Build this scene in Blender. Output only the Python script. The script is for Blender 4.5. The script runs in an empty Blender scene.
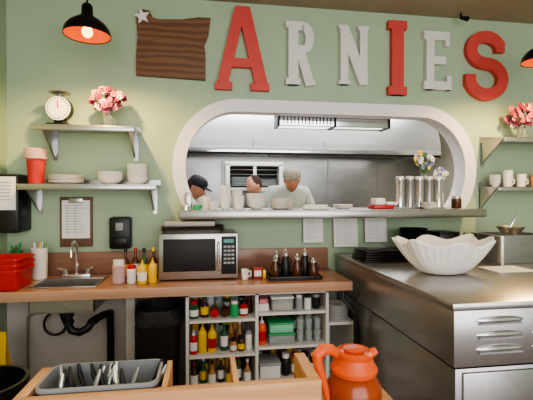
import bpy, bmesh, math, random
from mathutils import Vector, Matrix
from mathutils.geometry import tessellate_polygon
random.seed(7)
sc=bpy.context.scene
COL=sc.collection
pi=math.pi
try: sc.view_settings.look='AgX - Medium High Contrast'
except Exception: pass
# ---------------------------------------------------------------- materials
def lin(c):
    r=[]
    for x in c:
        x=x/255.0
        r.append(x/12.92 if x<=0.04045 else ((x+0.055)/1.055)**2.4)
    return r
def M(name,rgb,rough=.5,metal=0,var=.08,scale=8,bump=0,trans=0,emit=0,stretch=(1,1,1),kind='noise',rgb2=None,ior=1.45):
    m=bpy.data.materials.new(name); m.use_nodes=True
    nt=m.node_tree; n=nt.nodes; l=nt.links
    p=n['Principled BSDF']; c=lin(rgb)
    tc=n.new('ShaderNodeTexCoord'); mp=n.new('ShaderNodeMapping'); mp.inputs['Scale'].default_value=stretch
    l.new(tc.outputs['Object'],mp.inputs['Vector'])
    if kind=='wood':
        t=n.new('ShaderNodeTexWave'); t.inputs['Scale'].default_value=scale; t.inputs['Distortion'].default_value=6
        t.inputs['Detail'].default_value=3; t.inputs['Detail Scale'].default_value=1.5; t.bands_direction='Z'
    else:
        t=n.new('ShaderNodeTexNoise'); t.inputs['Scale'].default_value=scale; t.inputs['Detail'].default_value=4
    l.new(mp.outputs[0],t.inputs['Vector'])
    r=n.new('ShaderNodeValToRGB')
    if rgb2 is None:
        a=[x*(1-var) for x in c]; b=[min(1,x*(1+var)) for x in c]
    else: a=lin(rgb2); b=c
    r.color_ramp.elements[0].color=(*a,1); r.color_ramp.elements[1].color=(*b,1)
    r.color_ramp.elements[0].position=.3; r.color_ramp.elements[1].position=.7
    l.new(t.outputs['Fac' if 'Fac' in t.outputs else 0],r.inputs['Fac'])
    l.new(r.outputs['Color'],p.inputs['Base Color'])
    p.inputs['Roughness'].default_value=rough; p.inputs['Metallic'].default_value=metal
    p.inputs['IOR'].default_value=ior
    if trans: p.inputs['Transmission Weight'].default_value=trans
    if emit:
        p.inputs['Emission Color'].default_value=(*c,1); p.inputs['Emission Strength'].default_value=emit
    if bump:
        bp=n.new('ShaderNodeBump'); bp.inputs['Strength'].default_value=bump; bp.inputs['Distance'].default_value=.004
        l.new(t.outputs['Fac' if 'Fac' in t.outputs else 0],bp.inputs['Height']); l.new(bp.outputs[0],p.inputs['Normal'])
    return m
GREEN=M('sage_paint',(166,186,158),.6,var=.03,scale=3,bump=.05)
LOWW=M('white_wall_paint',(204,198,194),.6,var=.05,scale=4)
CREAM=M('cream_wall_paint',(206,200,180),.6,var=.05,scale=4)
CEIL=M('ceiling_paint',(156,142,124),.8,var=.06,scale=6)
FLOORM=M('floor_quarry',(96,72,62),.5,var=.2,scale=10)
TRIMW=M('trim_white',(230,226,232),.45,var=.02)
STEEL=M('brushed_steel',(178,176,176),.28,.88,var=.06,scale=30,stretch=(1,12,1))
STEELD=M('kitchen_steel',(168,168,168),.30,.85,var=.10,scale=4,stretch=(1,1,3))
HOODM=M('hood_steel',(206,208,208),.30,.75,var=.05,scale=3)
CHROME=M('chrome',(220,220,222),.15,.9,var=.02)
BLACK=M('black_plastic',(28,28,30),.4,var=.2)
BLACKM=M('black_metal',(22,22,24),.35,.3,var=.1)
WINB=M('oven_window',(24,24,27),.55,var=.1)
DARK=M('hood_shadow_broiler_dark',(34,32,32),.7,var=.2)  # painted shadow strip under the hood, and the broiler's black interior
WOODS=M('walnut_sign',(124,86,60),.5,kind='wood',scale=6,rgb2=(100,68,48),stretch=(.25,1,1))
WOODC=M('counter_wood',(150,112,94),.28,var=.12,scale=6,stretch=(.6,6,6))
WOODE=M('counter_edge_wood',(188,146,120),.4,var=.1,scale=6,stretch=(.6,6,6))
WOODP=M('pine_board',(202,156,112),.5,kind='wood',scale=5,rgb2=(188,140,98),stretch=(.25,.6,1))
CORAL=M('coral_paint',(204,78,72),.5,var=.05)
LETW=M('letter_white',(222,216,216),.5,var=.05,scale=20)
WHITE=M('white_ceramic',(230,228,226),.2,var=.02)
WHITEP=M('white_melamine',(222,218,214),.4,var=.03)
PAPER=M('paper',(238,237,236),.8,var=.02)
INK=M('ink',(130,130,138),.8)
RED=M('red_plastic',(182,36,38),.35,var=.06)
TUMB=M('tumbler_red',(198,62,62),.4,var=.05)
YEL=M('yellow_plastic',(230,188,44),.35,var=.05)
ORG=M('orange_plastic',(216,90,44),.35,var=.06)
GRN=M('green_plastic',(60,160,100),.4,var=.06)
DGRN=M('dark_green',(40,86,52),.5,var=.2)
BROWN=M('brown_glass',(74,42,26),.15,var=.1)
PINKG=M('pink_glass',(196,160,160),.2,var=.1)
TRANSP=M('clear_plastic',(215,222,222),.12,trans=.6,ior=1.2,var=.01)
GLASS=M('glass',(235,240,240),.05,trans=.9,ior=1.3,var=.01)
GREY=M('grey_plastic',(150,150,154),.4,var=.05)
SHELL=M('shell_white',(236,230,226),.4,var=.03,bump=.1,scale=25)
SKIN=M('skin',(205,150,122),.5,var=.05)
SKIN2=M('skin_tan',(176,122,94),.5,var=.05)
SHIRT=M('white_shirt',(180,190,184),.85,var=.10)
TEEL=M('grey_shirt',(120,128,130),.8,var=.08)
PANTS=M('dark_trousers',(40,42,50),.8,var=.1)
CAPG=M('grey_cap',(146,144,132),.8,var=.3,scale=60)
CAPB=M('black_cap',(34,38,48),.7,var=.1)
HAIR=M('brown_hair',(66,48,38),.7,var=.2)
LIP=M('lips',(150,80,72),.5)
EYEW=M('eye_white',(215,210,206),.4,var=.01)
PINKF=M('pink_flower',(190,100,120),.7,var=.15,scale=40)
REDF=M('rose_flower',(136,46,70),.7,var=.15,scale=40)
WHF=M('cream_flower',(222,192,184),.7,var=.08,scale=40)
BLUF=M('blue_flower',(120,140,190),.7,var=.1)
YELF=M('yellow_flower',(235,205,90),.7,var=.1)
LEAF=M('leaf',(74,108,62),.6,var=.2)
BULB=M('bulb_glow',(255,180,80),.4,emit=9)
SHADEIN=M('shade_inner_glow',(200,84,20),.6,emit=.9)  # emission stands in for bulb light on the shade lining
TUBEM=M('fluorescent_lens',(255,252,245),.4,emit=2.0)
TERRA=M('amber_coffee',(150,66,34),.15,var=.1)
DISPLAY=M('display_teal',(60,120,120),.3,emit=.3)
# ---------------------------------------------------------------- builder
class B:
    def __init__(s,name):
        s.name=name; s.v=[]; s.f=[]; s.m=[]; s.s=[]; s.mats=[]
    def add(s,vs,fs,mat,smooth=False,T=None):
        b=len(s.v)
        if mat not in s.mats: s.mats.append(mat)
        k=s.mats.index(mat)
        for v in vs:
            v=Vector(v)
            s.v.append(tuple(T@v) if T is not None else tuple(v))
        for f in fs:
            s.f.append([i+b for i in f]); s.m.append(k); s.s.append(smooth)
        return s
    def box(s,x0,x1,y0,y1,z0,z1,mat,b=0,T=None,seg=2):
        if b<=0:
            vs=[(x0,y0,z0),(x1,y0,z0),(x1,y1,z0),(x0,y1,z0),(x0,y0,z1),(x1,y0,z1),(x1,y1,z1),(x0,y1,z1)]
            fs=[(0,3,2,1),(4,5,6,7),(0,1,5,4),(1,2,6,5),(2,3,7,6),(3,0,4,7)]
            return s.add(vs,fs,mat,False,T)
        bm=bmesh.new(); bmesh.ops.create_cube(bm,size=1)
        for v in bm.verts:
            v.co=Vector((x0+(v.co.x+.5)*(x1-x0),y0+(v.co.y+.5)*(y1-y0),z0+(v.co.z+.5)*(z1-z0)))
        bmesh.ops.bevel(bm,geom=list(bm.edges),offset=b,segments=seg,profile=.5,affect='EDGES')
        bm.verts.index_update()
        vs=[tuple(v.co) for v in bm.verts]; fs=[[v.index for v in f.verts] for f in bm.faces]
        bm.free()
        return s.add(vs,fs,mat,True,T)
    def lathe(s,prof,cx,cy,z,mat,seg=24,T=None,sx=1,sy=1):
        vs=[];fs=[];n=len(prof)
        for r,h in prof:
            for i in range(seg):
                a=2*pi*i/seg; vs.append((cx+max(r,.0003)*math.cos(a)*sx,cy+max(r,.0003)*math.sin(a)*sy,z+h))
        for j in range(n-1):
            for i in range(seg):
                k=(i+1)%seg
                fs.append((j*seg+i,j*seg+k,(j+1)*seg+k,(j+1)*seg+i))
        fs.append(list(range(seg))[::-1]); fs.append([(n-1)*seg+i for i in range(seg)])
        return s.add(vs,fs,mat,True,T)
    def lopen(s,prof,cx,cy,z,mat,seg=24):
        vs=[];fs=[];n=len(prof)
        for r,h in prof:
            for i in range(seg):
                a=2*pi*i/seg; vs.append((cx+r*math.cos(a),cy+r*math.sin(a),z+h))
        for j in range(n-1):
            for i in range(seg):
                k=(i+1)%seg
                fs.append((j*seg+i,j*seg+k,(j+1)*seg+k,(j+1)*seg+i))
        return s.add(vs,fs,mat,True)
    def cyl(s,cx,cy,z0,z1,r,mat,seg=20,r2=None,T=None):
        return s.lathe([(r,0),(r if r2 is None else r2,z1-z0)],cx,cy,z0,mat,seg,T)
    def tube(s,pts,r,mat,seg=8,T=None):
        pts=[Vector(p) for p in pts]; n=len(pts)
        rs=r if isinstance(r,(list,tuple)) else [r]*n
        vs=[];fs=[]; up=None
        for i,p in enumerate(pts):
            d=(pts[min(i+1,n-1)]-pts[max(i-1,0)])
            if d.length<1e-7: d=Vector((0,0,1))
            d.normalize()
            if up is None:
                up=d.orthogonal().normalized()
            else:
                up=(up-d*up.dot(d))
                up=up.normalized() if up.length>1e-5 else d.orthogonal().normalized()
            w=d.cross(up)
            for k in range(seg):
                a=2*pi*k/seg; vs.append(p+(up*math.cos(a)+w*math.sin(a))*rs[i])
        for j in range(n-1):
            for i in range(seg):
                k=(i+1)%seg; fs.append((j*seg+i,j*seg+k,(j+1)*seg+k,(j+1)*seg+i))
        fs.append(list(range(seg))[::-1]); fs.append([(n-1)*seg+i for i in range(seg)])
        return s.add(vs,fs,mat,True,T)
    def ribbon(s,pts,w,y0,y1,mat,T=None):
        n=len(pts); P=[Vector((p[0],p[1])) for p in pts]; L=[];R=[]
        ws=w if isinstance(w,(list,tuple)) else [w]*n
        for i in range(n):
            d=(P[min(i+1,n-1)]-P[max(i-1,0)]).normalized(); q=Vector((-d.y,d.x))*ws[i]/2
            L.append(P[i]+q); R.append(P[i]-q)
        poly=L+R[::-1]
        return s.prism([(p.x,p.y) for p in poly],y0,y1,mat,T,quadn=n)
    def prism(s,poly,y0,y1,mat,T=None,quadn=0):
        n=len(poly)
        vs=[(p[0],y0,p[1]) for p in poly]+[(p[0],y1,p[1]) for p in poly]
        fs=[(i,(i+1)%n,n+(i+1)%n,n+i) for i in range(n)]
        if quadn:
            for i in range(quadn-1):
                a,b,c,d=i,i+1,n-2-i,n-1-i
                fs.append((a,b,c,d)); fs.append((n+a,n+d,n+c,n+b))
        else:
            tr=tessellate_polygon([[Vector((p[0],p[1],0)) for p in poly]])
            for t in tr:
                fs.append(tuple(t)); fs.append(tuple(n+i for i in t[::-1]))
        return s.add(vs,fs,mat,False,T)
    def sph(s,c,r,mat,seg=12,T=None):
        if not isinstance(r,(list,tuple)): r=(r,r,r)
        vs=[];fs=[];h=max(4,seg//2)
        for j in range(h+1):
            t=pi*j/h
            for i in range(seg):
                a=2*pi*i/seg
                vs.append((c[0]+r[0]*max(math.sin(t),.001)*math.cos(a),c[1]+r[1]*max(math.sin(t),.001)*math.sin(a),c[2]-r[2]*math.cos(t)))
        for j in range(h):
            for i in range(seg):
                k=(i+1)%seg; fs.append((j*seg+i,j*seg+k,(j+1)*seg+k,(j+1)*seg+i))
        return s.add(vs,fs,mat,True,T)
    def loft(b,rings,mat,cap0=True,cap1=False):
        n=len(rings[0]); vs=[p for r_ in rings for p in r_]; fs=[]
        for j in range(len(rings)-1):
            for i in range(n):
                k=(i+1)%n; fs.append((j*n+i,j*n+k,(j+1)*n+k,(j+1)*n+i))
        if cap0: fs.append(list(range(n))[::-1])
        if cap1: fs.append([(len(rings)-1)*n+i for i in range(n)])
        return b.add(vs,fs,mat,True)
    def done(s,parent=None,sharp=35):
        me=bpy.data.meshes.new(s.name)
        v=[Vector(x) for x in s.v]
        lo=Vector((min(a.x for a in v),min(a.y for a in v),min(a.z for a in v)))
        hi=Vector((max(a.x for a in v),max(a.y for a in v),max(a.z for a in v)))
        o=Vector(((lo.x+hi.x)/2,(lo.y+hi.y)/2,lo.z))
        me.from_pydata([tuple(a-o) for a in v],[],s.f)
        for m in s.mats: me.materials.append(m)
        for i,p in enumerate(me.polygons):
            p.material_index=s.m[i]; p.use_smooth=s.s[i]
        bm=bmesh.new(); bm.from_mesh(me); bmesh.ops.recalc_face_normals(bm,faces=list(bm.faces)); bm.to_mesh(me); bm.free()
        try: me.set_sharp_from_angle(angle=math.radians(sharp))
        except Exception: pass
        ob=bpy.data.objects.new(s.name,me); COL.objects.link(ob); ob.location=o
        if parent is not None:
            ob.parent=parent; ob.location=o-parent.location
        return ob
def rrect(cx,cy,hx,hy,r,z,n=5):
    o=[]
    for (sx,sy,a0) in ((1,1,0),(-1,1,90),(-1,-1,180),(1,-1,270)):
        for i in range(n+1):
            a=math.radians(a0+90*i/n); o.append((cx+sx*(hx-r)+r*math.cos(a),cy+sy*(hy-r)+r*math.sin(a),z))
    return o
def rotT(c,axis,deg):
    c=Vector(c); return Matrix.Translation(c)@Matrix.Rotation(math.radians(deg),4,axis)@Matrix.Translation(-c)
D=3.2
# ---------------------------------------------------------------- opening outline
XL,XR,ZC,ZT,ZB=-.176,2.23,1.74,2.19,1.37
def outline(off,zb):
    pts=[]; xl,xr=XL-off,XR+off
    rxb,rzb=.30+off,.42+off
    rxt,rzt=.42+off,ZT-ZC+off
    t0=math.asin(min(.98,(ZC-zb)/rzb)); n=10
    for i in range(n+1):
        t=t0*(1-i/n); pts.append((xl+rxb-rxb*math.cos(t),ZC-rzb*math.sin(t)))
    n=16
    for i in range(1,n+1):
        t=pi/2*i/n; pts.append((xl+rxt-rxt*math.cos(t),ZC+rzt*math.sin(t)))
    for i in range(n+1):
        t=pi/2*(1-i/n); pts.append((xr-rxt+rxt*math.cos(t),ZC+rzt*math.sin(t)))
    n=10
    for i in range(1,n+1):
        t=t0*i/n; pts.append((xr-rxb+rxb*math.cos(t),ZC-rzb*math.sin(t)))
    return pts
WL,WR=-1.456,4.2
def build_wall():
    b=B('wall_back'); hole=outline(0,ZB)
    outer=[(WL-.15,0),(WR,0),(WR,3.05),(WL-.15,3.05)]
    o=[Vector((p[0],p[1],0)) for p in outer]; h=[Vector((p[0],p[1],0)) for p in hole]
    tr=tessellate_polygon([o,h]); allp=outer+hole; n=len(allp)
    for y,rev,mat in ((D,False,GREEN),(D+.15,True,STEELD)):
        b.add([(p[0],y,p[1]) for p in allp],[t[::-1] if rev else t for t in tr],mat)
    m=len(hole)
    b.add([(p[0],D,p[1]) for p in hole]+[(p[0],D+.15,p[1]) for p in hole],[(i,(i+1)%m,m+(i+1)%m,m+i) for i in range(m)],TRIMW)
    b.done()
    f=B('trim_1'); a=outline(-.012,ZB+.005); c=outline(.088,ZB+.005); m=len(a)
    vs=[(p[0],D-.028,p[1]) for p in a]+[(p[0],D-.028,p[1]) for p in c]+[(p[0],D-.001,p[1]) for p in a]+[(p[0],D-.001,p[1]) for p in c]
    fs=[]
    for i in range(m-1):
        fs+=[(i,i+1,m+i+1,m+i),(2*m+i,2*m+i+1,i+1,i),(m+i,m+i+1,3*m+i+1,3*m+i)]
    f.add(vs,fs,TRIMW,True); f.done()
build_wall()
B('wall_lower_panel').box(WL,.98,D-.008,D-.001,.02,.87,LOWW).done()
B('wall_left').box(WL-.15,WL,-3,D,0,3.05,GREEN).done()
B('wall_right').box(WR,WR+.15,-3,5.6,0,3.05,GREEN).done()
B('floor').box(WL-.15,WR+.15,-3,5.6,-.1,0,FLOORM).done()
B('ceiling').box(WL-.15,WR+.15,-3,5.65,3.05,3.15,CEIL).done()
# ---------------------------------------------------------------- kitchen
k=B('kitchen_wall_rear').box(WL-.15,WR,5.5,5.65,0,3.05,STEELD)
for i in range(7): k.box(-1.3+i*.75,-1.288+i*.75,5.488,5.5,.9,2.0,GREY)
k.box(-1.1,3.1,5.488,5.5,1.30,1.315,GREY)
k.done()
B('kitchen_wall_left').box(-1.2,-1.1,3.35,5.5,0,3.05,STEELD).done()
B('kitchen_wall_right').box(3.1,3.2,3.35,5.5,0,3.05,CREAM).done()
h=B('exhaust_hood')
h.add([(-1.05,4.35,2.02),(2.72,4.35,2.02),(2.72,4.35,2.12),(-1.05,4.35,2.12),(-1.05,4.6,2.9),(2.72,4.6,2.9),(-1.05,5.48,2.9),(2.72,5.48,2.9),(-1.05,5.48,2.02),(2.72,5.48,2.02)],
 [(0,1,2,3),(3,2,5,4),(4,5,7,6),(0,3,4,6,8),(1,9,7,5,2)],HOODM)
h.box(-1.05,2.72,4.335,4.37,1.985,2.04,CHROME,.006)
h.box(-1.05,2.72,4.345,4.36,1.965,1.985,DARK)  # dark strip paints in the shadow below the hood rim
for i in range(10): h.box(-1.0+i*.37,-.66+i*.37,4.45,5.45,2.06,2.08,GREY)
for i in range(4): h.box(-.3+i*.8,-.288+i*.8,4.346,4.352,2.04,2.12,GREY)
h.box(-1.05,2.72,4.36,5.48,2.09,2.1,STEELD)
h.done()
r=B('cooking_range').box(-.9,2.6,4.98,5.45,.08,.9,STEEL,.01).box(-.88,2.58,5.0,5.42,.9,.93,BLACKM,.005)
for i in range(6):
    r.cyl(-.6+i*.35,4.96,.8,.84,.02,BLACK); r.box(-.8+i*.55,-.4+i*.55,4.965,4.98,.2,.68,STEELD,.008)
for i in range(4): r.box(-.85+.9*i,-.78+.9*i,5.0,5.07,0,.08,BLACKM)
r.done()
r=B('salamander_broiler').box(.24,.98,5.09,5.42,1.58,1.62,WHITE,.006).box(.24,.98,5.09,5.42,1.9,1.95,WHITE,.006)
r.box(.24,.29,5.09,5.42,1.6,1.92,WHITE).box(.93,.98,5.09,5.42,1.6,1.92,WHITE).box(.29,.93,5.3,5.42,1.62,1.9,DARK)
for i in range(4): r.tube([(.29,5.12,1.67+i*.06),(.93,5.12,1.67+i*.06)],.005,CHROME,6)
r.box(.59,.63,5.09,5.11,1.62,1.9,STEEL).box(.32,.56,5.15,5.3,1.64,1.76,TEEL,.01).box(.66,.9,5.15,5.3,1.64,1.72,TEEL,.01)
for x in (.26,.94): r.box(x,x+.02,5.37,5.41,.94,1.58,STEEL)
r.done()
r=B('prep_table').box(-.9,2.9,3.36,3.60,.9,.94,STEEL,.006).box(-.85,2.85,3.4,3.56,.3,.33,STEELD)
for x in (-.85,1,2.8):
    for y in (3.4,3.53): r.box(x,x+.05,y,y+.03,0,.9,STEEL)
r.done()
r=B('heat_lamp')
r.box(.60,1.62,3.37,3.40,2.115,2.22,CHROME,.004).box(.60,1.62,3.52,3.55,2.115,2.22,CHROME,.004)
r.box(.60,1.62,3.37,3.55,2.20,2.225,STEEL)
for x in (.60,1.1,1.6): r.box(x,x+.02,3.365,3.55,2.11,2.22,BLACKM)
r.box(1.13,1.59,3.395,3.53,2.125,2.14,TUBEM); r.box(.64,1.09,3.395,3.53,2.125,2.14,TUBEM)
for x in (.7,1.5): r.tube([(x,3.46,2.22),(x,3.46,3.05)],.008,CHROME)
for i in range(14): r.box(.65+i*.032,.658+i*.032,3.362,3.37,2.13,2.19,BLACKM)
r.done()
s=B('pass_shelf').box(-.20,2.22,2.9,3.195,1.337,1.404,STEEL,.012)
s.box(-.13,2.18,3.19,3.48,1.375,1.404,STEEL,.004)
s.done()
# ---------------------------------------------------------------- wall letters
Y0,Y1=D-.05,D-.003
b=B('wall_letter_a')
b.ribbon([(.125,2.40),(.262,2.99)],.085,Y0,Y1,CORAL).ribbon([(.43,2.40),(.29,2.99)],.10,Y0+.001,Y1,CORAL)
b.ribbon([(.17,2.56),(.39,2.56)],.07,Y0+.002,Y1,CORAL)
b.box(.225,.33,Y0+.003,Y1,2.95,3.005,CORAL)
b.box(.065,.20,Y0+.003,Y1,2.346,2.405,CORAL).box(.345,.495,Y0+.003,Y1,2.346,2.405,CORAL); b.done()
b=B('wall_letter_r'); zb,zt=2.406,2.912
b.box(.65,.73,Y0,Y1,zb,zt,LETW).box(.63,.75,Y0+.001,Y1,zb,zb+.05,LETW).box(.63,.73,Y0+.001,Y1,zt-.05,zt,LETW)
pts=[(.70,zt-.035),(.77,zt-.035)]+[(.77+.055*math.sin(a),zt-.13+.095*math.cos(a)) for a in [pi*i/10 for i in range(11)]]+[(.70,zt-.225)]
b.ribbon(pts,.07,Y0+.002,Y1,LETW).ribbon([(.75,zt-.24),(.83,zb)],.075,Y0+.003,Y1,LETW).box(.79,.87,Y0+.004,Y1,zb,zb+.045,LETW); b.done()
b=B('wall_letter_n'); zb,zt=2.425,2.908
b.box(1.085,1.15,Y0,Y1,zb,zt,LETW).box(1.25,1.315,Y0,Y1,zb,zt,LETW).ribbon([(1.115,zt-.03),(1.285,zb+.03)],.085,Y0+.001,Y1,LETW)
b.box(1.07,1.17,Y0+.002,Y1,zb,zb+.03,LETW).box(1.07,1.14,Y0+.002,Y1,zt-.03,zt,LETW).box(1.235,1.33,Y0+.002,Y1,zt-.03,zt,LETW).done()
b=B('wall_letter_i'); zb,zt=2.356,2.975
b.box(1.53,1.635,Y0,Y1,zb,zt,CORAL).box(1.50,1.665,Y0+.001,Y1,zb,zb+.07,CORAL).box(1.50,1.665,Y0+.001,Y1,zt-.07,zt,CORAL).done()
b=B('wall_letter_e'); zb,zt=2.414,2.905
b.box(1.84,1.91,Y0,Y1,zb,zt,LETW).box(1.82,2.05,Y0+.001,Y1,zt-.07,zt,LETW).box(1.82,2.07,Y0+.001,Y1,zb,zb+.07,LETW).box(1.9,2.02,Y0+.001,Y1,2.63,2.695,LETW)
b.box(2.03,2.07,Y0+.002,Y1,zb,zb+.12,LETW).box(2.015,2.05,Y0+.002,Y1,zt-.12,zt,LETW).done()
b=B('wall_letter_s'); cx=2.405; pts=[]
for i in range(17):
    a=math.radians(15+ (250)*i/16); pts.append((cx-.005+.14*math.cos(a),2.775+.115*math.sin(a)))
for i in range(1,19):
    a=math.radians(90-(265)*i/18); pts.append((cx+.155*math.cos(a),2.525+.135*math.sin(a)))
b.ribbon(pts,[.10]*len(pts),Y0,Y1,CORAL)
b.box(2.205,2.30,Y0+.001,Y1,2.46,2.56,CORAL).box(2.49,2.575,Y0+.001,Y1,2.76,2.85,CORAL); b.done()
x0,x1,z0,z1=-.531,.03,2.43,2.935
poly=[(0,.0),(.93,-.03),(.93,.40),(.91,.50),(.97,.66),(1,.93),(.85,.93),(.60,.88),(.45,.87),(.30,.86),(.22,.88),(.18,.98),(.06,1.0),(.0,.88),(.02,.6),(.0,.3)]
b=B('wooden_state_sign').prism([(x0+p[0]*(x1-x0),z0+p[1]*(z1-z0)) for p in poly],D-.035,D-.002,WOODS)
st=[]
for i in range(10):
    a=pi/2+pi*i/5+.2; r_=.062 if i%2==0 else .026
    st.append((-.485+r_*math.cos(a),2.875+r_*math.sin(a)))
b.prism(st,D-.05,D-.034,WHITE); b.done()
# ---------------------------------------------------------------- pendant lamps
def pendant(x,y,z):
    b=B('pendant_lamp')
    b.lopen([(.133,.004),(.138,0),(.138,.008),(.130,.04),(.107,.072),(.07,.10),(.045,.115),(.034,.13),(.032,.18),(.022,.195),(.006,.20)],x,y,z,BLACKM,32)
    b.lopen([(.133,.004),(.124,.038),(.10,.068),(.062,.095),(.002,.105)],x,y,z,SHADEIN,32)
    b.tube([(x,y,z+.195),(x,y,3.045)],.006,BLACKM); b.cyl(x,y,3.02,3.05,.05,BLACKM)
    b.sph((x,y,z+.025),(.032,.032,.036),BULB,16)
    o=b.done()
    l=bpy.data.lights.new('pendant_light','SPOT'); l.energy=70; l.color=(1,.66,.26); l.shadow_soft_size=.03
    l.spot_size=math.radians(172); l.spot_blend=.6
    lo=bpy.data.objects.new('pendant_light',l); COL.objects.link(lo)
    lo.parent=o; lo.location=Vector((x,y,z-.06))-o.location
pendant(-.725,2.6,2.49)
pendant(2.43,2.6,2.49)
# ---------------------------------------------------------------- wall shelves
def shelf(x0,x1,yf,z0,z1,br):
    b=B('wall_shelf').box(x0,x1,yf,D-.002,z1-.012,z1,STEEL).box(x0,x1,yf-.002,yf+.022,z0,z1,STEEL,.008)
    b.box(x0,x1,D-.014,D-.002,z1,z1+.04,STEEL)
    for x in br:
        b.box(x,x+.03,D-.012,D-.002,z1-.22,z1-.01,STEEL)
        b.add([(x,yf+.04,z1-.012),(x,D-.005,z1-.012),(x,D-.005,z1-.2),(x+.012,yf+.04,z1-.012),(x+.012,D-.005,z1-.012),(x+.012,D-.005,z1-.2)],
              [(0,1,2),(3,5,4),(0,2,5,3),(1,4,5,2),(0,3,4,1)],STEEL)
    return b.done()
shelf(-1.176,-.50,2.9,1.955,1.995,(-1.13,-.55))
shelf(-1.264,-.355,2.9,1.547,1.589,(-1.24,-.41))
shelf(2.37,3.4,2.9,1.945,1.985,(2.38,3.2))
shelf(2.36,3.4,2.95,1.547,1.585,(2.365,3.2))
b=B('kitchen_scale'); x,y,z=-1.03,3.03,1.997
b.box(x-.075,x+.075,y-.06,y+.06,z,z+.02,BLACKM,.006).box(x-.03,x+.03,y-.03,y+.03,z+.02,z+.05,BLACKM)
T=rotT((x,y-.01,z+.125),'X',90)
b.cyl(x,y-.01,z+.10,z+.155,.088,BLACKM,32,T=T); b.cyl(x,y-.01,z+.152,z+.158,.083,WHITE,32,T=T)
for i in range(24):
    a=2*pi*i/24; c=Vector((x+.07*math.cos(a),y-.043,z+.125+.07*math.sin(a)))
    b.box(c.x-.003,c.x+.003,c.y-.002,c.y+.001,c.z-.006,c.z+.006,BLACK,T=rotT(c,'Y',90-math.degrees(a)))
b.box(x-.003,x+.003,y-.047,y-.043,z+.125,z+.18,RED); b.cyl(x,y,z+.21,z+.232,.015,STEEL); b.lathe([(.02,0),(.07,.008),(.075,.014),(.07,.014),(.0,.01)],x,y,z+.23,STEEL)
b.done()
def flowers(name,x,y,z,vh,fx,fz,cz,mats,n=60,vmat=GLASS,vr=.03):
    b=B(name)
    b.lathe([(vr*.8,0),(vr,.01),(vr,vh*.6),(vr*.5,vh*.8),(vr*.6,vh),(vr*.45,vh),(vr*.4,vh*.8),(vr*.85,vh*.55),(vr*.8,.012),(0,.012)],x,y,z,vmat,16)
    for i in range(n):
        u=random.uniform(-1,1); a=random.uniform(0,2*pi); q=math.sqrt(1-u*u); rr=random.uniform(.6,1)
        c=Vector((x+fx*q*math.cos(a)*rr,y+fx*.8*q*math.sin(a)*rr,cz+fz*u*rr))
        m=random.choice(mats); s=random.uniform(.011,.018)
        for k in range(5):
            t=2*pi*k/5+i; d=Vector((math.cos(t),random.uniform(-.4,.1),math.sin(t)))*s*.8
            b.sph(c+d,(s*.75,s*.5,s*.75),m,6)
        b.sph(c-Vector((0,s*.5,0)),s*.35,REDF if m is not LEAF else LEAF,6)
    for i in range(9):
        a=2*pi*i/9; b.tube([(x,y,z+.02),(x+.01*math.cos(a),y+.01*math.sin(a),z+vh),(x+fx*.6*math.cos(a),y+fx*.5*math.sin(a),cz)],.0025,LEAF,5)
    return b.done()
flowers('flower_vase',-.695,3.0,1.997,.11,.12,.085,2.195,[PINKF,REDF,WHF,PINKF,REDF],85,GLASS,.035)
flowers('flower_vase',2.64,3.03,1.987,.12,.13,.10,2.19,[PINKF,REDF,WHF,PINKF,REDF],85,GLASS,.04)
flowers('flower_vase',1.925,3.33,1.405,.30,.085,.085,1.83,[WHITE,BLUF,YELF,LEAF,WHITE],50,GLASS,.035)
flowers('flower_vase',2.06,3.30,1.405,.20,.06,.06,1.70,[WHITE,BLUF,YELF,WHITE],30,GLASS,.03)
b=B('red_tumbler'); x,y,z=-1.19,3.03,1.591
b.lathe([(.045,0),(.05,.01),(.06,.17),(.062,.175),(.055,.178),(0,.178)],x,y,z,TUMB,24); b.lathe([(.061,.172),(.072,.178),(.078,.245),(.066,.25),(0,.25)],x,y,z,M('pale_pink',(222,178,174),.5),24)
b.done()
def plates(name,x,y,z,r,n,dh,mat=WHITE,bowl=False):
    b=B(name)
    for i in range(n):
        if bowl: pr=[(r*.45,0),(r*.5,.004),(r*.8,.02),(r,.05),(r*.97,.05),(r*.75,.022),(0,.008)]
        else: pr=[(r*.6,0),(r*.65,.004),(r,.014),(r,.017),(r*.62,.008),(0,.008)]
        b.lathe(pr,x+random.uniform(-.002,.002),y,z+i*dh,mat,28)
    return b.done()
plates('plate_stack',-.99,3.03,1.591,.115,6,.009)
plates('bowl_stack',-.69,3.03,1.591,.09,4,.014,bowl=True)
plates('bowl_stack',-.51,3.07,1.591,.076,7,.017,bowl=True)
plates('bowl_stack',2.42,3.07,1.587,.045,3,.025,bowl=True)
def mug(x,y,z,mat,r=.04,h=.09,n=1,name='coffee_mug'):
    b=B(name)
    for i in range(n):
        zz=z+i*h*.35
        b.lathe([(r*.75,0),(r,h),(r*.94,h),(r*.7,.008),(0,.008)],x,y,zz,mat,20)
    b.tube([(x+r*.85,y-.0,z+h*.8),(x+r*1.5,y,z+h*.75),(x+r*1.5,y,z+h*.35),(x+r*.8,y,z+h*.25)],.006,mat,6)
    return b.done()
TANC=M('kraft_cup',(176,128,100),.6)
for i,(x,m,n) in enumerate(((2.53,WHITE,3),(2.66,WHITE,2),(2.79,TANC,2),(2.92,WHITE,2))): mug(x,3.06,1.587,m,.042,.08,n)
b=B('paper_towel_dispenser').box(-1.455,-1.285,2.98,D-.001,1.25,1.66,BLACK,.02).box(-1.44,-1.30,2.972,2.98,1.41,1.64,PAPER,.002)
for i in range(6): b.box(-1.425,-1.33,2.969,2.972,1.60-i*.024,1.604-i*.024,INK)
b.done()
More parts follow.
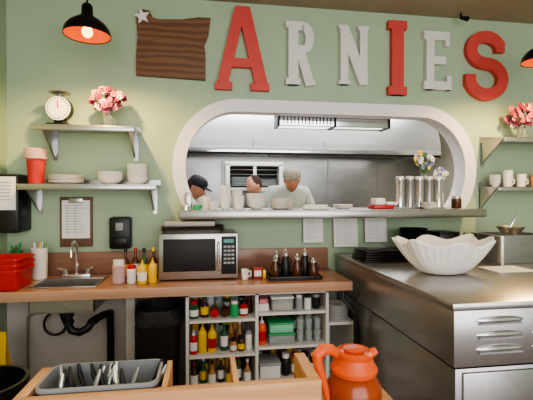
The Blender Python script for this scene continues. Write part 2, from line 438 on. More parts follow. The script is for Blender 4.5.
b=B('clipboard').box(-1.087,-.855,D-.02,D-.003,1.126,1.50,M('clipboard_brown',(112,84,68),.6),.004).box(-1.07,-.872,D-.024,D-.02,1.19,1.475,PAPER)
b.box(-1.02,-.92,D-.034,D-.022,1.455,1.495,STEEL,.005)
for i in range(11): b.box(-1.05,-.90-random.uniform(0,.05),D-.0255,D-.024,1.435-i*.02,1.438-i*.02,INK)
for c in (-1.03,-.975): b.box(c,c+.002,D-.0255,D-.024,1.22,1.44,INK)
b.done()
B('soap_dispenser').box(-.72,-.565,3.10,D-.002,1.11,1.35,BLACK,.02).box(-.70,-.585,3.085,3.10,1.13,1.20,BLACKM,.006).box(-.67,-.615,3.092,3.10,1.25,1.31,GREY,.004).done()
for (xa,xb,za,zb2) in ((.775,.94,1.13,1.33),(1.03,1.235,1.09,1.33),(1.30,1.49,1.125,1.33)):
    TT=rotT(((xa+xb)/2,D-.026,zb2),'X',-5)
    b=B('order_sheet').box(xa,xb,D-.03,D-.026,za,zb2,PAPER,T=TT)
    n=int((zb2-za)/.018)-2
    for i in range(n): b.box(xa+.02,xb-.02-random.uniform(0,.06),D-.032,D-.030,zb2-.03-i*.018,zb2-.028-i*.018,INK,T=TT)
    b.done()
B('track_spotlight').tube([(2.12,3.1,3.05),(2.12,3.1,3.0)],.008,BLACKM).tube([(2.12,3.1,3.01),(2.14,3.04,2.975)],[.014,.02],BLACKM,12).done()
# ---------------------------------------------------------------- left counter
ZCt=.92
CR=.985
b=B('wooden_counter')
for (a,c,d,e) in ((WL,-1.12,2.62,D-.01),(-.72,CR,2.62,D-.01),(-1.12,-.72,2.62,2.72),(-1.12,-.72,2.99,D-.01)):
    b.box(a,c,d+.006,e,.87,ZCt,WOODC)
b.box(WL,CR,2.61,2.626,.862,.922,WOODE,.003)
b.box(WL,CR,D-.03,D-.009,ZCt,1.085,WOODC,.002)
b.done()
b=B('hand_sink')
b.box(-1.135,-.705,2.705,2.725,.9205,.926,STEEL,.002).box(-1.135,-.705,2.985,3.03,.9205,.926,STEEL,.002).box(-1.135,-1.115,2.71,3.0,.9205,.926,STEEL,.002).box(-.725,-.705,2.71,3.0,.9205,.926,STEEL,.002)
b.box(-1.118,-1.112,2.722,2.988,.76,.922,STEEL).box(-.728,-.722,2.722,2.988,.76,.922,STEEL).box(-1.118,-.722,2.722,2.728,.76,.922,STEEL).box(-1.118,-.722,2.982,2.988,.76,.922,STEEL).box(-1.118,-.722,2.722,2.988,.755,.762,STEEL)
b.cyl(-.92,2.85,.76,.765,.03,CHROME); b.done()
b=B('sink_faucet'); x,y=-.93,3.06
b.box(x-.10,x+.10,y-.03,y+.03,.921,.945,CHROME,.008)
pts=[(x,y,.94),(x,y,1.12)]+[(x,y-.06+.06*math.cos(a),1.12+.06*math.sin(a)) for a in [pi*i/8 for i in range(1,9)]]+[(x,y-.12,1.08)]
b.tube(pts,.010,CHROME,10)
for sx in (-1,1):
    b.cyl(x+sx*.075,y,.94,.98,.018,CHROME); b.tube([(x+sx*.075,y,.975),(x+sx*.12,y-.04,.995)],[.008,.006],CHROME)
b.done()
b=B('drain_pipe'); x,y=-.92,2.85
b.cyl(x,y,.70,.754,.035,BLACK)
b.tube([(x,y,.73),(x,y,.64),(x+.02,y,.60),(x+.07,y,.585),(x+.12,y,.61),(x+.15,y+.02,.655),(x+.2,y+.1,.67),(x+.22,y+.2,.66),(x+.22,y+.22,.5),(x+.22,y+.22,.25),(x+.22,y+.22,.0)],.026,BLACK,12)
for p in ((x,y,.66),(x+.15,y+.02,.65)): b.cyl(p[0],p[1],p[2]-.012,p[2]+.012,.034,BLACK)
b.done()
b=B('water_hose')
pts=[(-1.08,3.17,.74)]+[(-1.13+.09*math.sin(t)+.01*t,3.13-.004*t,.58+.09*math.cos(t)) for t in [i*.35 for i in range(19)]]+[(-1.02,3.05,.60),(-1.0,3.05,.70),(-1.0,3.06,.86)]
b.tube(pts,.009,BLACK,8); b.cyl(-1.08,3.17,.72,.77,.02,CHROME); b.done()
B('water_pipe').tube([(-1.3,3.16,.0),(-1.3,3.16,.62),(-1.2,3.16,.66),(-1.0,3.16,.67)],.01,STEEL).cyl(-1.0,3.16,.65,.69,.02,CHROME).done()
b=B('cubby_shelf_unit')
Yf,Yb=2.66,3.0
for x in (-.137,.323,.812): b.box(x,x+.02,Yf,Yb,.0,.862,WHITEP)
b.box(-.137,.832,Yb-.01,Yb,.02,.862,M('cubby_back',(172,158,148),.7))
b.box(-.137,.832,Yf,Yb,.842,.862,WHITEP)
for z in (.668,.434,.20,.03):
    b.box(-.12,.325,Yf,Yb-.01,z,z+.018,WHITEP)
for z in (.70,.47,.24,.03):
    b.box(.34,.815,Yf,Yb-.01,z,z+.018,WHITEP)
b.done()
def bottle(name,x,y,z,r,h,mat,cap,label=None,style='sq',T=None):
    b=B(name)
    if style=='sq':
        b.lathe([(r*.9,0),(r,.006),(r,h*.62),(r*.85,h*.72),(r*.45,h*.78)],x,y,z,mat,18,T)
        b.lathe([(r*.5,h*.77),(r*.5,h*.83),(r*.2,h*.86),(r*.1,h)],x,y,z,cap,14,T)
    elif style=='jar':
        b.lathe([(r*.9,0),(r,.006),(r,h*.75),(r*.8,h*.82)],x,y,z,mat,18,T)
        b.lathe([(r*.85,h*.8),(r*.85,h),(0,h)],x,y,z,cap,18,T)
    else:
        b.lathe([(r*.9,0),(r,.006),(r,h*.5),(r*.8,h*.6),(r*.35,h*.72),(r*.33,h*.9)],x,y,z,mat,18,T)
        b.lathe([(r*.42,h*.88),(r*.42,h),(0,h)],x,y,z,cap,14,T)
    if label: b.lathe([(r*1.02,h*.15),(r*1.02,h*.5)],x,y,z,label,18,T)
    return b.done()
TANJ=M('tan_jar',(170,120,70),.3,var=.1); OLV=M('olive',(96,104,48),.4)
z=.687
bottle('sauce_bottle',-.085,2.72,z,.03,.12,DGRN,RED,WHITE,'jar')
bottle('sauce_bottle',-.015,2.74,z,.028,.145,BROWN,DGRN,YEL,'neck')
for i,(xx,m,c) in enumerate(((.05,RED,GRN),(.12,BROWN,RED))):
    T=Matrix.Translation((xx,2.70,z+.029))@Matrix.Rotation(math.radians(-90),4,'X')
    bottle('sauce_bottle',0,0,0,.028,.2,m,c,None,'neck',T)
bottle('sauce_bottle',.185,2.72,z,.028,.11,GRN,WHITE,None,'jar')
bottle('sauce_bottle',.25,2.74,z,.03,.10,RED,BLACK,WHITE,'jar')
bottle('sauce_bottle',.295,2.80,z,.024,.13,BROWN,RED,None,'neck')
z=.453
for i,(x,y,r,h,m,c,l,st) in enumerate(((-.088,2.71,.025,.16,RED,WHITE,WHITE,'sq'),(-.03,2.73,.030,.195,YEL,YEL,None,'sq'),(.035,2.73,.030,.19,YEL,YEL,RED,'sq'),
   (.118,2.75,.028,.20,DGRN,GRN,WHITE,'neck'),(.178,2.71,.022,.09,TANJ,BLACK,WHITE,'jar'),(.23,2.72,.024,.10,BROWN,BLACK,YEL,'jar'),(.285,2.74,.025,.13,WHITE,GREY,None,'jar'),(.23,2.83,.028,.17,TANJ,WHITE,None,'neck'),(.075,2.85,.028,.18,TRANSP,GRN,None,'neck'),(.17,2.86,.028,.17,TANJ,YEL,None,'neck'))):
    bottle('squeeze_bottle' if st=='sq' else 'sauce_bottle',x,y,z,r,h,m,c,l,st)
z=.219
for i in range(7):
    bottle('sauce_bottle',-.085+i*.06,2.73+(i%2)*.06,z,.025,.17,(BROWN,DGRN,TANJ,BLACK)[i%4],(RED,WHITE,BLACK,YEL,RED)[i%5],(WHITE,YEL,WHITE)[i%3],'neck')
z=.719
B('sugar_packet_box').box(.35,.42,2.70,2.80,z,z+.05,WHITEP,.004).box(.357,.413,2.706,2.79,z+.045,z+.08,M('pink_packets',(214,130,140),.7,var=.3,scale=60)).done()
b=B('lidded_food_container').box(.44,.59,2.69,2.85,z,z+.08,TRANSP,.01).box(.435,.595,2.685,2.855,z+.08,z+.095,WHITE,.004)
b.box(.455,.575,2.70,2.84,z+.004,z+.05,M('beige_food',(200,176,140),.8,var=.2)); b.done()
for i in range(3): bottle('spice_jar',.635+i*.062,2.72,z,.026,.10,(GREY,WHITE,BLACK)[i],(WHITE,BLACK,GREY)[i],None,'jar')
z=.489
bottle('squeeze_bottle',.375,2.72,z,.03,.19,ORG,WHITE,RED,'sq')
b=B('green_lid_tub')
b.box(.42,.60,2.69,2.86,z,z+.06,TRANSP,.012).box(.415,.605,2.685,2.865,z+.06,z+.072,GRN,.004).box(.425,.595,2.695,2.855,z+.073,z+.135,M('green_tub',(130,200,168),.4),.012).box(.418,.602,2.688,2.862,z+.133,z+.146,GRN,.004); b.done()
for i in range(6):
    b=B('drinking_glass'); xx=.645+(i%3)*.062; zz=z+(.082 if i>2 else 0)
    b.lathe([(.02,0),(.027,.08),(.025,.08),(.018,.006),(0,.006)],xx,2.73,zz,TRANSP,16); b.done()
z=.259
B('white_storage_box').box(.36,.50,2.69,2.86,z,z+.10,WHITEP,.006).box(.355,.505,2.685,2.865,z+.085,z+.105,GREY,.004).done()
for i in range(4):
    bottle('sauce_bottle',.545+i*.068,2.74,z,.03,.15,(BLACK,TANJ,GREY,BROWN)[i%4],(WHITE,RED,BLACK)[i%3],WHITE if i%2 else None,'jar')
# back rows of stock
def backrow(zz,xa,xb,hmax):
    x=xa
    while x<xb:
        r_=random.uniform(.022,.03); x+=r_
        h_=random.uniform(.6,1)*hmax
        bottle('sauce_bottle',x,2.95,zz,r_,h_,random.choice((TANJ,WHITE,GREY,BROWN,YEL,DGRN,TRANSP)),random.choice((WHITE,RED,BLACK,YEL)),random.choice((None,WHITE,YEL)),random.choice(('jar','neck','jar')))
        x+=r_+.006
backrow(.687,-.11,.27,.145); backrow(.453,-.11,.27,.205); backrow(.219,-.11,.27,.205)
backrow(.719,.35,.76,.115); backrow(.489,.35,.76,.20); backrow(.259,.35,.76,.20)
b=B('trash_can')
cx,cy=-.32,2.83
b.loft([rrect(cx,cy,.11,.14,.03,0),rrect(cx,cy,.135,.17,.04,.72),rrect(cx,cy,.145,.18,.04,.72),rrect(cx,cy,.145,.18,.04,.75),rrect(cx,cy,.132,.167,.04,.755),rrect(cx,cy,.105,.135,.03,.03)],BLACK)
bag=[]
for j,(hx,hz) in enumerate(((.15,.66),(.153,.70),(.149,.757),(.128,.76),(.11,.5))):
    ring=[]
    for i in range(40):
        a=2*pi*i/40; q=(abs(math.cos(a))**4+abs(math.sin(a))**4)**-.25
        ring.append((cx+hx*q*math.cos(a)+random.uniform(-.003,.003),cy+(hx+.035)*q*math.sin(a)+random.uniform(-.003,.003),hz+random.uniform(-.008,.008)*(2 if j==0 else .5)))
    bag.append(ring)
b.loft(bag,M('bin_liner',(50,50,54),.25,var=.2),False); b.done()
B('yellow_floor_sign').add([(-1.42,2.6,0),(-1.2,2.6,0),(-1.24,2.7,.66),(-1.36,2.7,.66),(-1.42,2.82,0),(-1.2,2.82,0)],[(0,1,2,3),(5,4,3,2)],YEL).done()
B('cabinet_end_panel').box(-.56,-.50,2.9,D-.01,.0,.86,LOWW,.003).done()
B('under_counter_shelf').box(.84,1.03,2.70,3.18,.60,.62,WHITEP).box(.84,.85,2.7,3.18,0,.6,WHITEP).box(1.02,1.03,2.7,3.18,0,.6,WHITEP).done()
plates('plate_stack',.935,2.80,.621,.08,10,.010)
B('black_hose').tube([(.93,2.63,.86),(.92,2.625,.80),(.96,2.60,.76),(1.0,2.6,.70),(1.01,2.62,.5),(1.0,2.66,.0)],.014,BLACK).done()
def tub(name,x0,x1,y0,y1,z0,z1,mat,n=1):
    b=B(name); cx,cy=(x0+x1)/2,(y0+y1)/2; hx,hy=(x1-x0)/2,(y1-y0)/2
    for i in range(n):
        z=z0+i*.035; h=(z1-z0)-(n-1)*.035
        b.loft([rrect(cx,cy,hx*.86,hy*.86,.02,z),rrect(cx,cy,hx*.96,hy*.96,.025,z+h-.012),rrect(cx,cy,hx,hy,.03,z+h-.012),rrect(cx,cy,hx,hy,.03,z+h),rrect(cx,cy,hx*.95,hy*.93,.025,z+h),rrect(cx,cy,hx*.84,hy*.84,.02,z+.006)],mat,True,True)
    return b.done()
tub('red_dish_tub',-1.44,-1.14,2.64,2.90,.923,1.12,RED,3)
b=B('utensil_crock'); x,y=-1.17,3.03
b.lathe([(.046,0),(.049,.01),(.054,.21),(.057,.22),(.051,.22),(.044,.02),(0,.02)],x,y,.922,WHITE,24)
for i in range(5): b.tube([(x+.01*math.cos(i),y+.01*math.sin(i),.95),(x+.035*math.cos(i*1.3),y+.03*math.sin(i*1.3),1.18)],.006,(GRN,WHITE,GREY,WHITE,YEL)[i])
b.done()
b=B('potted_plant'); x,y=-1.34,3.06
b.lathe([(.03,0),(.04,.16),(.036,.16),(0,.15)],x,y,.922,WHITE,16)
for i in range(12):
    a=i*2.4; L=.03+.012*(i%3); b.tube([(x,y,1.07),(x+L*.5*math.cos(a),y+L*.5*math.sin(a),1.11),(x+L*math.cos(a),y+L*math.sin(a),1.12+.02*(i%4))],[.003,.012,.001],GRN if i%2 else LEAF,6)
b.done()
bottle('glass_jar',-.585,2.80,.922,.043,.155,PINKG,WHITE,None,'jar')
bottle('glass_jar',-.50,2.79,.922,.032,.12,WHITE,RED,None,'jar')
bottle('squeeze_bottle',-.425,2.75,.922,.031,.16,YEL,YEL,WHITE,'sq')
bottle('squeeze_bottle',-.362,2.77,.922,.028,.17,YEL,YEL,None,'sq')
for i in range(4): bottle('sauce_bottle',-.56+i*.062,2.90+.02*(i%2),.922,.027,.22,(BROWN,BROWN,DGRN,BROWN)[i],(BLACK,RED,BLACK,YEL)[i],(YEL,WHITE)[i%2],'neck')
b=B('microwave'); x0,x1,z0,z1=-.325,.216,.932,1.246; yf=2.8
b.box(x0,x1,yf+.02,D-.04,z0,z1,STEEL,.006).box(x0,x1,yf,yf+.025,z0,z1,STEEL,.006)
b.box(x0+.03,x0+.385,yf-.004,yf,z0+.055,z1-.035,WINB,.003).box(x1-.115,x1-.012,yf-.004,yf,z0+.03,z1-.02,WINB,.003)
b.tube([(x1-.135,yf-.002,z0+.06),(x1-.135,yf-.03,z0+.07),(x1-.135,yf-.03,z1-.07),(x1-.135,yf-.002,z1-.06)],.008,CHROME)
b.box(x1-.10,x1-.03,yf-.007,yf-.004,z1-.065,z1-.04,DISPLAY)
for i in range(5):
    for j in range(3): b.box(x1-.10+j*.027,x1-.08+j*.027,yf-.006,yf-.004,z1-.10-i*.028,z1-.085-i*.028,GREY)
for x in (x0+.04,x1-.04):
    for y in (yf+.06,D-.09): b.cyl(x,y,.921,.934,.012,BLACK)
b.done()
PANB=M('pan_brown',(110,92,82),.4,.5)
b=B('sheet_pan_stack')
for i in range(2):
    z=1.248+i*.02; b.loft([rrect(-.10,2.98,.20,.13,.02,z),rrect(-.10,2.98,.215,.145,.02,z+.018),rrect(-.10,2.98,.225,.155,.02,z+.02),rrect(-.10,2.98,.205,.135,.02,z+.008)],STEEL if i<1 else PANB,True,True)
b.box(-.30,.06,2.88,3.07,1.288,1.325,GREY,.012); b.done()
mug(.265,2.80,.922,WHITE,.028,.07)
B('tea_box').box(.325,.39,2.80,2.88,.922,1.0,M('tea_box_red',(150,60,50),.6),.003).box(.333,.38,2.797,2.80,.94,.98,WHITE).box(.393,.415,2.80,2.87,.922,.98,YEL,.002).done()
b=B('serving_tray').box(.42,.80,2.70,2.92,.922,.930,BLACK,.003)
for (a,c,d,e) in ((.42,.80,2.70,2.71),(.42,.80,2.91,2.92),(.42,.43,2.70,2.92),(.79,.80,2.70,2.92)): b.box(a,c,d,e,.928,.95,BLACK,.003)
b.done()
for i,(xx,yy,hh) in enumerate(((.475,2.77,.16),(.555,2.80,.20),(.63,2.76,.17),(.70,2.82,.20),(.745,2.75,.14),(.50,2.86,.18))):
    b=B('syrup_dispenser'); b.lathe([(.03,0),(.033,.01),(.033,hh*.45),(.02,hh*.7),(.02,hh*.75)],xx,yy,.931,BLACK if i%2 else BROWN,18)
    b.lathe([(.023,hh*.74),(.023,hh*.85),(.008,hh*.92),(.004,hh)],xx,yy,.931,CHROME,14); b.tube([(xx+.02,yy,.931+hh*.7),(xx+.045,yy,.931+hh*.6),(xx+.035,yy,.931+hh*.25)],.005,BLACK,6); b.done()
# ---------------------------------------------------------------- things on the pass shelf
zs=1.406
def cupstack(x,y,r,n,dh,h,mat=WHITE,name='cup_stack'):
    b=B(name)
    for i in range(n): b.lathe([(r*.72,0),(r,h),(r*1.04,h),(r*.95,h-.003),(0,h*.5)],x,y,zs+i*dh,mat,20)
    return b.done()
cupstack(.14,3.05,.042,6,.022,.075); cupstack(.24,3.02,.042,3,.02,.065); cupstack(.235,3.12,.042,5,.02,.065)
plates('bowl_stack',.375,3.06,zs,.075,7,.012,bowl=True)
plates('bowl_stack',.055,2.97,zs,.04,2,.015,bowl=True)
plates('plate_stack',.57,3.08,zs,.095,8,.009)
cupstack(.0,3.11,.036,3,.02,.06)
plates('bowl_stack',.50,2.965,zs,.045,3,.014,bowl=True) if False else None
B('ramekin').lathe([(.03,0),(.035,.035),(.031,.035),(0,.01)],-.07,3.0,zs,GRN,18).done()
B('service_bell').lathe([(.035,0),(.035,.008),(.03,.01),(.028,.03),(.015,.04),(.005,.042),(.006,.05),(0,.052)],-.15,2.96,zs,CHROME,20).done()
B('napkin_dispenser').box(-.165,-.11,3.05,3.13,zs,zs+.13,STEEL,.01).done()
B('napkin_pile').box(1.30,1.47,2.98,3.12,zs,zs+.03,RED,.006).box(1.32,1.40,2.99,3.1,zs+.031,zs+.085,WHITE,.01).box(1.41,1.50,2.98,3.1,zs+.031,zs+.055,WHITE,.006).done()
plates('plate_stack',1.08,3.08,zs,.08,3,.009)
b=B('steel_cup_dispenser')
for i in range(5):
    x=1.57+i*.085; b.lathe([(.036,0),(.036,.22),(.039,.225),(.039,.245),(.034,.245),(.033,.1),(0,.1)],x,3.09,zs,CHROME if i%2==0 else STEEL,20)
    b.lathe([(.03,.2),(.033,.262),(.03,.264),(0,.23)],x,3.09,zs,WHITE,18)
b.box(1.525,1.955,3.05,3.13,zs,zs+.012,STEEL); b.done()
plates('saucer_stack',1.76,2.975,zs,.06,4,.012)
bottle('glass_jar',2.05,3.05,zs,.04,.10,BROWN,STEEL,None,'jar')
B('folded_towel').box(.74,.94,2.96,3.08,zs,zs+.018,WHITE,.007).box(.75,.92,2.965,3.07,zs+.019,zs+.034,PAPER,.006).done()
# ---------------------------------------------------------------- refrigerated prep unit
FX,FX2,FY,FY2,FT=1.04,3.0,1.56,3.12,1.05
b=B('stainless_prep_fridge')
b.box(FX-.015,FX2,FY-.015,FY2,FT-.035,FT,STEEL,.008)
b.box(FX,FX2,FY,FY2,.77,FT-.035,STEEL,.004)
b.box(FX+.02,FX2,FY+.02,FY2,.12,.765,STEEL,.004)
b.box(FX+.005,FX2,FY+.005,FY2,.762,.772,BLACKM)
for r_ in range(3):
    zc=.968-r_*.062
    for c_ in range(6):
        x=FX+.10+c_*.27
        b.sph((x+.115,FY-.001,zc),(.115,.014,.018),CHROME,20); b.box(x+.012,x+.218,FY-.014,FY-.004,zc-.017,zc-.011,GREY)
for c_ in range(3):
    x=FX+.05+c_*.63; b.box(x,x+.61,FY+.006,FY+.022,.16,.74,STEEL,.006)
for x in (FX+.08,FX2-.1):
    for y in (FY+.1,FY2-.1): b.cyl(x,y,.06,.12,.02,STEEL); b.sph((x,y,.04),(.02,.04,.04),BLACK)
b.done()
b=B('clam_shell_bowl'); cx,cy=1.375,2.17; seg=180; rows=16; vs=[];fs=[]
def shell_pt(a,t,inn):
    aa=a+.10*math.sin(2*a+.6)
    lob=.5+.5*math.cos(8*aa+.8)
    R=.095+.20*(t**.8); amp=.13*t
    R*=1-amp*(1-lob)
    z=.004+.185*t**1.2+.030*t**3*(lob-.4)+.006*t*math.sin(2*a+1)
    if inn: R-=.009; z+=.006
    fine=.003*t*math.sin(a*40)
    return (cx+(R+fine)*1.05*math.cos(a),cy+(R+fine)*.75*math.sin(a),FT+z)
for inn in (0,1):
    for j in range(rows+1):
        for i in range(seg): vs.append(shell_pt(2*pi*i/seg,j/rows,inn))
N=(rows+1)*seg
for inn in (0,1):
    for j in range(rows):
        for i in range(seg):
            k=(i+1)%seg; o=inn*N; f=(o+j*seg+i,o+j*seg+k,o+(j+1)*seg+k,o+(j+1)*seg+i); fs.append(f if not inn else f[::-1])
for i in range(seg):
    k=(i+1)%seg; fs.append((rows*seg+i,rows*seg+k,N+rows*seg+k,N+rows*seg+i))
fs.append(list(range(seg))[::-1]); fs.append([N+i for i in range(seg)])
b.add(vs,fs,SHELL,True); b.done(sharp=80)
b=B('black_tray_stack')
for i in range(5): b.box(1.06+i*.006,1.46-i*.004,2.58+i*.005,2.84,FT+.001+i*.016,FT+.014+i*.016,BLACKM,.004)
b.tube([(1.1,2.60,FT+.085),(1.25,2.60,FT+.10),(1.42,2.64,FT+.085)],.006,BLACK); b.done()
plates('black_bowl_stack',1.62,2.96,FT+.001,.11,9,.019,BLACKM,True)
b=B('small_plant'); x,y=2.02,2.95
b.lathe([(.04,0),(.05,.06),(.045,.06),(0,.05)],x,y,FT+.001,GREY,16)
for i in range(16):
    a=i*2.4; L=.05; b.tube([(x,y,FT+.05),(x+L*.6*math.cos(a),y+L*.6*math.sin(a),FT+.11),(x+L*math.cos(a),y+L*math.sin(a),FT+.13+.02*(i%3))],[.003,.012,.002],LEAF,6)
b.done()
B('black_container').box(1.76,1.92,2.82,3.02,FT+.001,FT+.17,BLACK,.01).box(1.755,1.925,2.815,3.025,FT+.165,FT+.18,BLACKM,.004).done()
B('white_container').lathe([(.045,0),(.055,.11),(.058,.115),(.058,.13),(0,.13)],2.15,2.95,FT+.001,WHITE,22).done()
b=B('steel_food_pan'); x0,x1,y0,y1=1.93,2.35,2.40,2.72
b.loft([rrect((x0+x1)/2,(y0+y1)/2,.19,.14,.03,FT+.001),rrect((x0+x1)/2,(y0+y1)/2,.195,.145,.03,FT+.18),rrect((x0+x1)/2,(y0+y1)/2,.21,.16,.03,FT+.182),rrect((x0+x1)/2,(y0+y1)/2,.21,.16,.03,FT+.19),rrect((x0+x1)/2,(y0+y1)/2,.185,.135,.03,FT+.19),rrect((x0+x1)/2,(y0+y1)/2,.18,.13,.03,FT+.05)],STEEL,True,True)
b.lathe([(.05,0),(.09,.05),(.092,.055),(.085,.05),(0,.01)],2.14,2.56,FT+.185,STEEL,24)
b.tube([(2.12,2.56,FT+.21),(2.17,2.55,FT+.30),(2.20,2.55,FT+.33)],.007,CHROME); b.done()
B('paper_sheet').box(1.72,1.98,2.14,2.34,FT+.0005,FT+.002,PAPER).done()
# ---------------------------------------------------------------- foreground
B('customer_counter').box(-1.3,.62,.75,1.40,.78,.82,WOODP,.004).box(-1.25,.58,.80,1.34,.04,.78,WHITEP).box(-1.25,.58,.85,1.3,0,.04,BLACK).done()
b=B('wooden_caddy'); zt=.975; zb=.821; CX=.325
b.box(-.50,CX,1.105,1.13,zb,zt,WOODP,.002)
for x,d in ((-.50,.03),(-.125,.016),(.075,.016),(CX-.035,.035)): b.box(x,x+d,1.13,1.315,zb,zt,WOODP,.002)
b.box(-.50,CX,1.315,1.33,zb,zt-.09,WOODP,.002); b.box(-.50,CX,1.106,1.33,zb,zb+.01,WOODP); b.done()
tub('grey_bus_tub',-.462,-.135,1.138,1.308,.834,.985,M('translucent_grey',(150,152,158),.3,trans=.2,var=.08),1)
b=B('cutlery_bundle')
for i in range(20):
    x=-.40+i*.011; yy=1.20+random.uniform(-.03,.04); dx=random.uniform(-.06,.07)
    b.tube([(x,yy,.845),(x+dx*.5,yy,.92),(x+dx,yy+.03,.965),(x+dx*1.2,yy+.05,.99)],[.003,.004,.008,.004],(CHROME,BLACK,STEEL,BLACK)[i%4],8)
b.done()
b=B('black_stock_pot'); x,y=-.645,1.27
b.lathe([(.10,0),(.11,.01),(.112,.13),(.118,.135),(.118,.142),(.106,.142),(.1,.02),(0,.02)],x,y,.821,BLACKM,36); b.done()
b=B('coffee_decanter'); x,y=.465,1.22; z=.821
b.lathe([(.05,0),(.075,.01),(.088,.05),(.085,.085),(.06,.125),(.05,.135)],x,y,z,TERRA,32)
b.lathe([(.062,.118),(.072,.122),(.075,.135),(.066,.15),(.058,.17),(.062,.185),(.05,.192),(.045,.185),(0,.182)],x,y,z,ORG,32)
b.lathe([(.03,.182),(.034,.196),(.02,.20),(0,.20)],x,y,z,ORG,24)
b.tube([(x-.05,y-.0,z+.175),(x-.08,y-.01,z+.20),(x-.11,y-.02,z+.205),(x-.128,y-.025,z+.19),(x-.125,y-.025,z+.16),(x-.10,y-.02,z+.08),(x-.092,y-.02,z+.04)],[.014,.017,.019,.018,.015,.012,.008],ORG,12)
b.tube([(x+.045,y,z+.17),(x+.075,y,z+.185)],[.018,.012],ORG,10)
b.done()
# ---------------------------------------------------------------- people
def skinmesh(verts,radii,edges,root=0,sub=2):
    me=bpy.data.meshes.new('tmp'); me.from_pydata(verts,edges,[]); ob=bpy.data.objects.new('tmp',me); COL.objects.link(ob)
    m=ob.modifiers.new('s','SKIN'); m.use_smooth_shade=True
    for i,v in enumerate(me.skin_vertices[0].data):
        rr=radii[i]; v.radius=rr if isinstance(rr,tuple) else (rr,rr); v.use_root=(i==root)
    s=ob.modifiers.new('d','SUBSURF'); s.levels=sub; s.render_levels=sub
    bpy.context.view_layer.update()
    dg=bpy.context.evaluated_depsgraph_get()
    out=bpy.data.meshes.new_from_object(ob.evaluated_get(dg)); bpy.data.objects.remove(ob)
    return out
def person(name,px,py,yaw,shirt,skin,cap,capkind,headtilt,dz=0,hair=HAIR,headyaw=0,apron=SHIRT,hd=0.05):
    root=bpy.data.objects.new(name,None); COL.objects.link(root); root.location=(px,py,0)
    root.rotation_euler=(0,0,math.radians(yaw))
    V=[(0,0,.93),(0,-.01,1.08),(0,-.04,1.28),(0,-.08,1.44),(0,-.125,1.51),(0,-.155,1.55),
       (-.175,-.09,1.465),(-.28,-.10,1.22),(-.20,-.29,1.02),
       (.175,-.09,1.465),(.28,-.10,1.22),(.20,-.29,1.02),
       (-.095,.0,.88),(-.11,-.02,.48),(-.11,.02,.09),(-.12,-.12,.045),
       (.095,.0,.88),(.11,-.02,.48),(.11,.02,.09),(.12,-.12,.045),
       (-.19,-.35,1.0),(.19,-.35,1.0)]
    V=[(a,b_,c+(dz if c>1.06 else 0)) for a,b_,c in V]
    R=[(.155,.12),(.15,.115),(.165,.125),(.14,.10),(.06,.06),(.052,.055),.078,.052,.032,.078,.052,.032,.095,.062,.042,.032,.095,.062,.042,.032,(.042,.02),(.042,.02)]
    E=[(0,1),(1,2),(2,3),(3,4),(4,5),(3,6),(6,7),(7,8),(8,20),(3,9),(9,10),(10,11),(11,21),(0,12),(12,13),(13,14),(14,15),(0,16),(16,17),(17,18),(18,19)]
    me=skinmesh(V,R,E)
    for m in (shirt,skin,PANTS,BLACK): me.materials.append(m)
    for p in me.polygons:
        c=p.center; p.use_smooth=True
        if c.z<.10: p.material_index=3
        elif c.z<.93 and abs(c.x)<.3 and c.y>-.2: p.material_index=2
        elif c.z>1.53+dz and abs(c.x)<.09: p.material_index=1
        elif c.y<-.15 and c.z<1.20+dz and abs(c.x)>.15: p.material_index=1
        else: p.material_index=0
    ob=bpy.data.objects.new('body',me); COL.objects.link(ob); ob.parent=root
    hb=B('hands')
    for sx in (-1,1):
        for i in range(4):
            x0_=sx*.19+(i-1.5)*.020; L=(.065,.078,.072,.055)[i]
            y0_=-.37; z0_=1.0
            hb.tube([(x0_,y0_+.02,z0_),(x0_,y0_-.02,z0_+.004),(x0_+.002,y0_-.02-L*.4,z0_-.012),(x0_,y0_-.02-L*.7,z0_-.03),(x0_,y0_-.02-L*.8,z0_-.038)],[.009,.0095,.009,.008,.004],skin,8)
        hb.tube([(sx*.16,-.33,1.0),(sx*.14,-.36,.99),(sx*.135,-.395,.98),(sx*.14,-.41,.977)],[.012,.011,.009,.004],skin,8)
    o=hb.done(); o.parent=root
    hc=Vector((0,-.15-hd*.7,1.655+dz-hd))
    T=Matrix.Translation(hc)@Matrix.Rotation(math.radians(headyaw),4,'Z')@Matrix.Rotation(math.radians(headtilt),4,'X')
    b=B('head'); vs=[];fs=[];sg=32;rw=24
    for j in range(rw+1):
        t=pi*j/rw; zz=-math.cos(t)
        for i in range(sg):
            a=2*pi*i/sg; cxx,cyy=math.cos(a),math.sin(a); s=max(math.sin(t),.001)
            wx=.074*(1-.22*max(0,-zz)); wy=.094
            x=wx*s*cxx; y=wy*s*cyy; zq=zz*.118
            if cyy<0:
                y+=.008*s*max(0,zz+.2)
                fr=math.exp(-((x/.012)**2))*math.exp(-((zq+.012)/.018)**2); y-=.022*fr
                fr=math.exp(-((x/.008)**2))*math.exp(-((zq-.012)/.02)**2); y-=.007*fr
                for ex in (-.03,.03): y+=.010*math.exp(-(((x-ex)/.014)**2+((zq-.012)/.011)**2))
                y-=.007*math.exp(-((x/.022)**2+((zq+.085)/.018)**2))
                y-=.004*math.exp(-((x/.02)**2+((zq+.05)/.010)**2))
            vs.append((x,y,zq))
    for j in range(rw):
        for i in range(sg):
            k=(i+1)%sg; fs.append((j*sg+i,j*sg+k,(j+1)*sg+k,(j+1)*sg+i))
    b.add(vs,fs,skin,True,T)
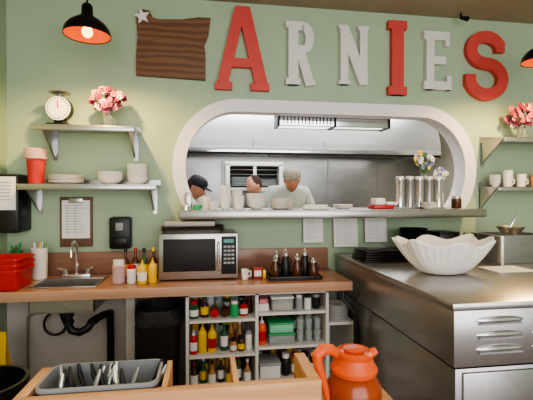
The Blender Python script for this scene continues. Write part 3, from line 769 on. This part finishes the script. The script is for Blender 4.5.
    for ex in (-.03,.03):
        b.sph((ex,-.078,.012),(.010,.009,.0055),EYEW,10,T); b.sph((ex,-.0865,.011),(.0045,.003,.0045),BLACK,8,T)
        b.tube([(ex-.014,-.086,.028),(ex,-.092,.032),(ex+.014,-.086,.028)],.003,hair,6,T)
        sx=1 if ex>0 else -1
        b.sph((sx*.075,.005,-.005),(.008,.017,.028),skin,10,T)
    b.tube([(-.02,-.086,-.05),(-.008,-.094,-.048),(.008,-.094,-.048),(.02,-.086,-.05)],[.002,.004,.004,.002],LIP,6,T)
    b.sph((0,.022,.024),(.079,.086,.098),hair,20,T)
    if capkind=='cap':
        b.lathe([(.084,.03),(.087,.045),(.085,.08),(.068,.108),(.03,.122),(0,.124)],0,.002,0,cap,24,T,1,1.12)
        b.sph((0,-.11,.045),(.062,.055,.009),cap,16,T)
    elif capkind=='wrap':
        b.lathe([(.083,.022),(.089,.032),(.091,.055),(.086,.085),(.07,.112),(.04,.126),(0,.13)],0,.006,0,cap,24,T,1,1.12)
        for q in range(5): b.tube([(-.088,-.02+.02*q,.03+.012*q),(-.05,-.085+.01*q,.035+.014*q),(.05,-.085+.01*q,.035+.014*q),(.088,-.02+.02*q,.03+.012*q)],.006,cap,6,T)
        b.sph((0,.10,.03),(.035,.03,.03),cap,12,T)
    o=b.done(); o.parent=root
    ab=B('apron')
    ab.loft([rrect(0,-.045,.19,.135,.08,.60),rrect(0,-.045,.185,.135,.08,.95),rrect(0,-.045,.178,.132,.08,1.06)],apron,False); o=ab.done(); o.parent=root
    return root
person('kitchen_cook',.80,4.05,8,SHIRT,SKIN2,CAPG,'wrap',20,dz=.08,headyaw=-15,hd=.07)
person('kitchen_cook',-.27,4.15,60,SHIRT,SKIN,CAPB,'cap',30,dz=.0,headyaw=10,apron=SHIRT,hd=.06)
person('kitchen_cook',.70,4.60,-60,TEEL,SKIN,CAPG,'none',25,dz=.04,hd=.07)
# ---------------------------------------------------------------- lights
def area(name,loc,rot,sx,sy,e,col):
    l=bpy.data.lights.new(name,'AREA'); l.shape='RECTANGLE'; l.size=sx; l.size_y=sy; l.energy=e; l.color=col
    o=bpy.data.objects.new(name,l); COL.objects.link(o); o.location=loc; o.rotation_euler=[math.radians(a) for a in rot]
area('assumed_daylight_fill',(.6,-2.9,1.7),(88,0,0),5.4,2.6,190,(1,.975,.94))  # assumed daylight: unseen area light added behind the camera, no window modelled
area('dining_ceiling_fill',(.8,.2,3.03),(0,0,0),3.6,1.6,32,(1,.95,.88))  # added unseen fill panel that brightens the dining room
area('added_kitchen_fill',(1.0,3.9,3.0),(14,0,0),3.4,.5,70,(1,.98,.95))  # unseen area light added to brighten the kitchen and hood face
area('added_hood_fill',(1.0,4.9,2.05),(0,0,0),3.0,.5,20,(1,.97,.92))  # another added area light, no fixture modelled, under the hood filters
w=bpy.data.worlds.new('World'); sc.world=w; w.use_nodes=True
w.node_tree.nodes['Background'].inputs[0].default_value=(.95,.96,1,1); w.node_tree.nodes['Background'].inputs[1].default_value=1.0
cam=bpy.data.cameras.new('camera'); co=bpy.data.objects.new('camera',cam); COL.objects.link(co)
cam.sensor_width=36; cam.lens=27.0; co.location=(0,0,1.5); co.rotation_euler=(math.radians(90-.43),0,math.radians(-8.5))
sc.camera=co
